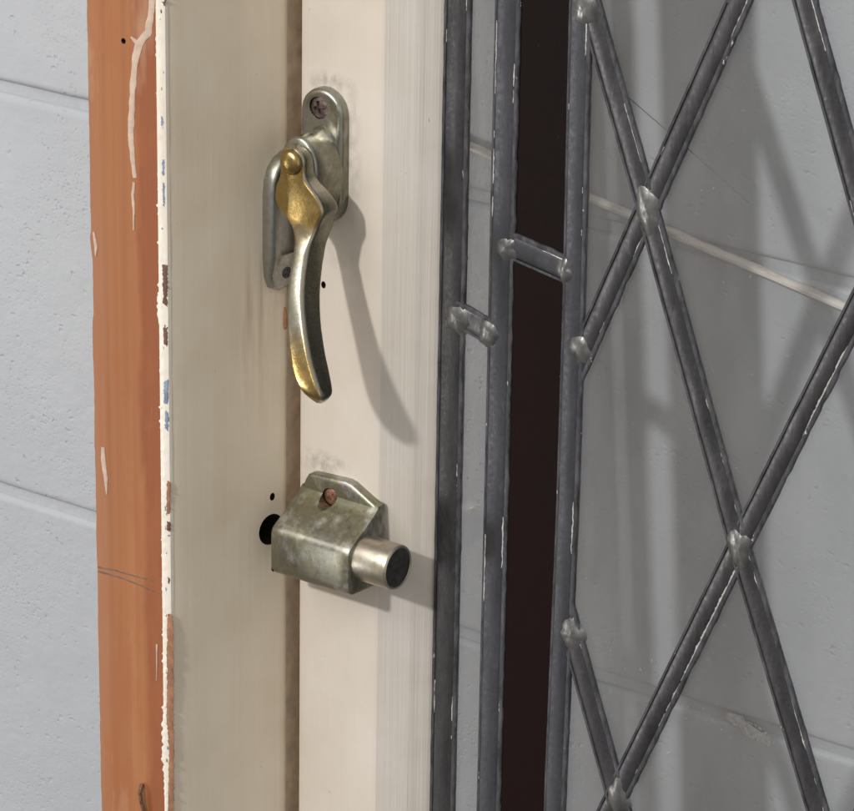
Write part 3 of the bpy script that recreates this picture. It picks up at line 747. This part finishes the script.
dome('pivot_pin', (PC[0], -25.3, PC[1]), 4.9, 2.6, M['brass_pin'], fast)

# ------------------------------------------------------------------ sliding bolt
BS = [(18.2, -32.5)][0]
def bolt():
    # profile rows: (y, z, xl, xr) lofted across X, from flange top round to the underside
    prof = [(0.2, -30.5), (-3.0, -30.8), (-4.1, -31.6), (-5.4, -33.0), (-8.0, -34.8), (-13.0, -37.8), (-18.0, -40.6),
            (-21.0, -42.4), (-22.2, -43.6), (-22.7, -45.4), (-22.8, -52), (-22.7, -58.6), (-22.2, -60.8), (-20.8, -62.2), (-18.5, -62.8), (-8, -63.4), (0.2, -63.6)]
    xl, xr = 3.2, 41.3; rings = []
    for i, (y, z) in enumerate(prof):
        a = prof[max(0, i-1)]; b = prof[min(len(prof)-1, i+1)]
        ty, tz = b[0]-a[0], b[1]-a[1]; L = math.hypot(ty, tz); iy, iz = -tz/L, ty/L      # inward normal
        xs = [xl, xl + 0.35, xl + 1.1] + [lerp(xl + 1.1, xr - 1.1, k/10) for k in range(1, 10)] + [xr - 1.1, xr - 0.35, xr]
        dy = [1.0, 0.32, 0] + [0]*9 + [0, 0.32, 1.0]
        rings.append([(x, y + d*iy + (0.10*nz(x*0.12, z*0.12, 2) if d == 0 else 0), z + d*iz + 0.08*nz(x*0.15, y*0.2, z*0.2)) for x, d in zip(xs, dy)])
    V, F = loft(rings, False); n = len(rings[0]); m_ = len(rings)
    F.append(tuple(i*n for i in range(m_))); F.append(tuple(i*n + n - 1 for i in range(m_ - 1, -1, -1)))
    F.append(tuple(list(range(n)) + [(m_-1)*n + k for k in range(n - 1, -1, -1)]))
    hv, hf = V, F
    # screw flange behind, with clipped corners
    ol = [(3.2, -62), (3.2, -36), (3.6, -33.6), (5.4, -28.4), (6.8, -26.0), (8.8, -25.0), (17, -24.6), (25.5, -24.2), (28.4, -24.8), (35, -28.2), (40.0, -31.0), (40.8, -32.0), (41.0, -34.0), (41.0, -62)]
    cx, cz = 22, -45
    def ins(p, d):
        v = Vector((cx - p[0], cz - p[1])); v.normalize(); return (p[0] + v.x*d, p[1] + v.y*d)
    rg = [[(*ins(p, d), y) for p in ol] for d, y in ((0, 0.2), (0, -2.6), (0.25, -3.4), (0.9, -3.95), (2.0, -4.15))]
    rg = [[(x, y, z) for x, z, y in r] for r in rg]
    V, F = loft(rg)
    o = mesh_obj('sliding_bolt', V, F, M['chrome_bolt'], win, sharp=38, label='squat tarnished window bolt with round plunger below the handle')
    cut_holes(o, [(Vector((BS[0], -5.5, BS[1])), (0, 1, 0), 3.7, 3.4, (1, 1, 1))], 'chrome_bolt')
    h = mesh_obj('housing', hv, hf, M['chrome_bolt'], o, sharp=38)
    cut_holes(h, [(Vector((BS[0], -8, BS[1])), (0, 1, 0), 3.7, 6.4, (1, 1, 1))], 'chrome_bolt')
    return o
bo = bolt()
screw(bo, (BS[0], -3.3, BS[1]), (0, -1, 0), 3.5, M['rust_screw'], 0.5, 1.0, 0.6)
# plunger: lathe about X
def lathe_x(prof, cy, cz, n=48):
    return loft([[(x, cy + r*math.cos(2*math.pi*k/n), cz + r*math.sin(2*math.pi*k/n)) for k in range(n)] for x, r in prof])
PY, PZ = -12.6, -49.0
V, F = lathe_x([(6, 5.0), (38, 5.2), (40.6, 5.2), (40.8, 8.6), (41.2, 8.9), (42.2, 9.0), (56.6, 9.0), (57.3, 8.8), (57.7, 8.3), (57.6, 7.9), (57.2, 7.6)], PY, PZ)
pl = mesh_obj('plunger', V, F, M['plunger_metal'], bo, sharp=50)
V, F = lathe_x([(56.4, 8.0), (57.35, 7.9), (57.45, 7.4), (57.3, 4.0), (57.28, 2.0), (57.24, 0.8), (57.26, 0.05)], PY, PZ)
mesh_obj('end_cap', V, F, M['dark_steel'], bo, sharp=40)

# ------------------------------------------------------------------ loose hair behind the glass
hp = [(134.3, 145.8), (147.3, 138.6), (162.3, 130.3), (175.2, 122.8), (187.1, 116.0)]
hr = wire('hair', [(x, 15.4, z) for x, z in hp], 0.20, M['hair'])
hr['label'] = 'fine dark hair clinging slantwise to the diamond panes'; hr['category'] = 'hair'
print('objects', len(bpy.data.objects))
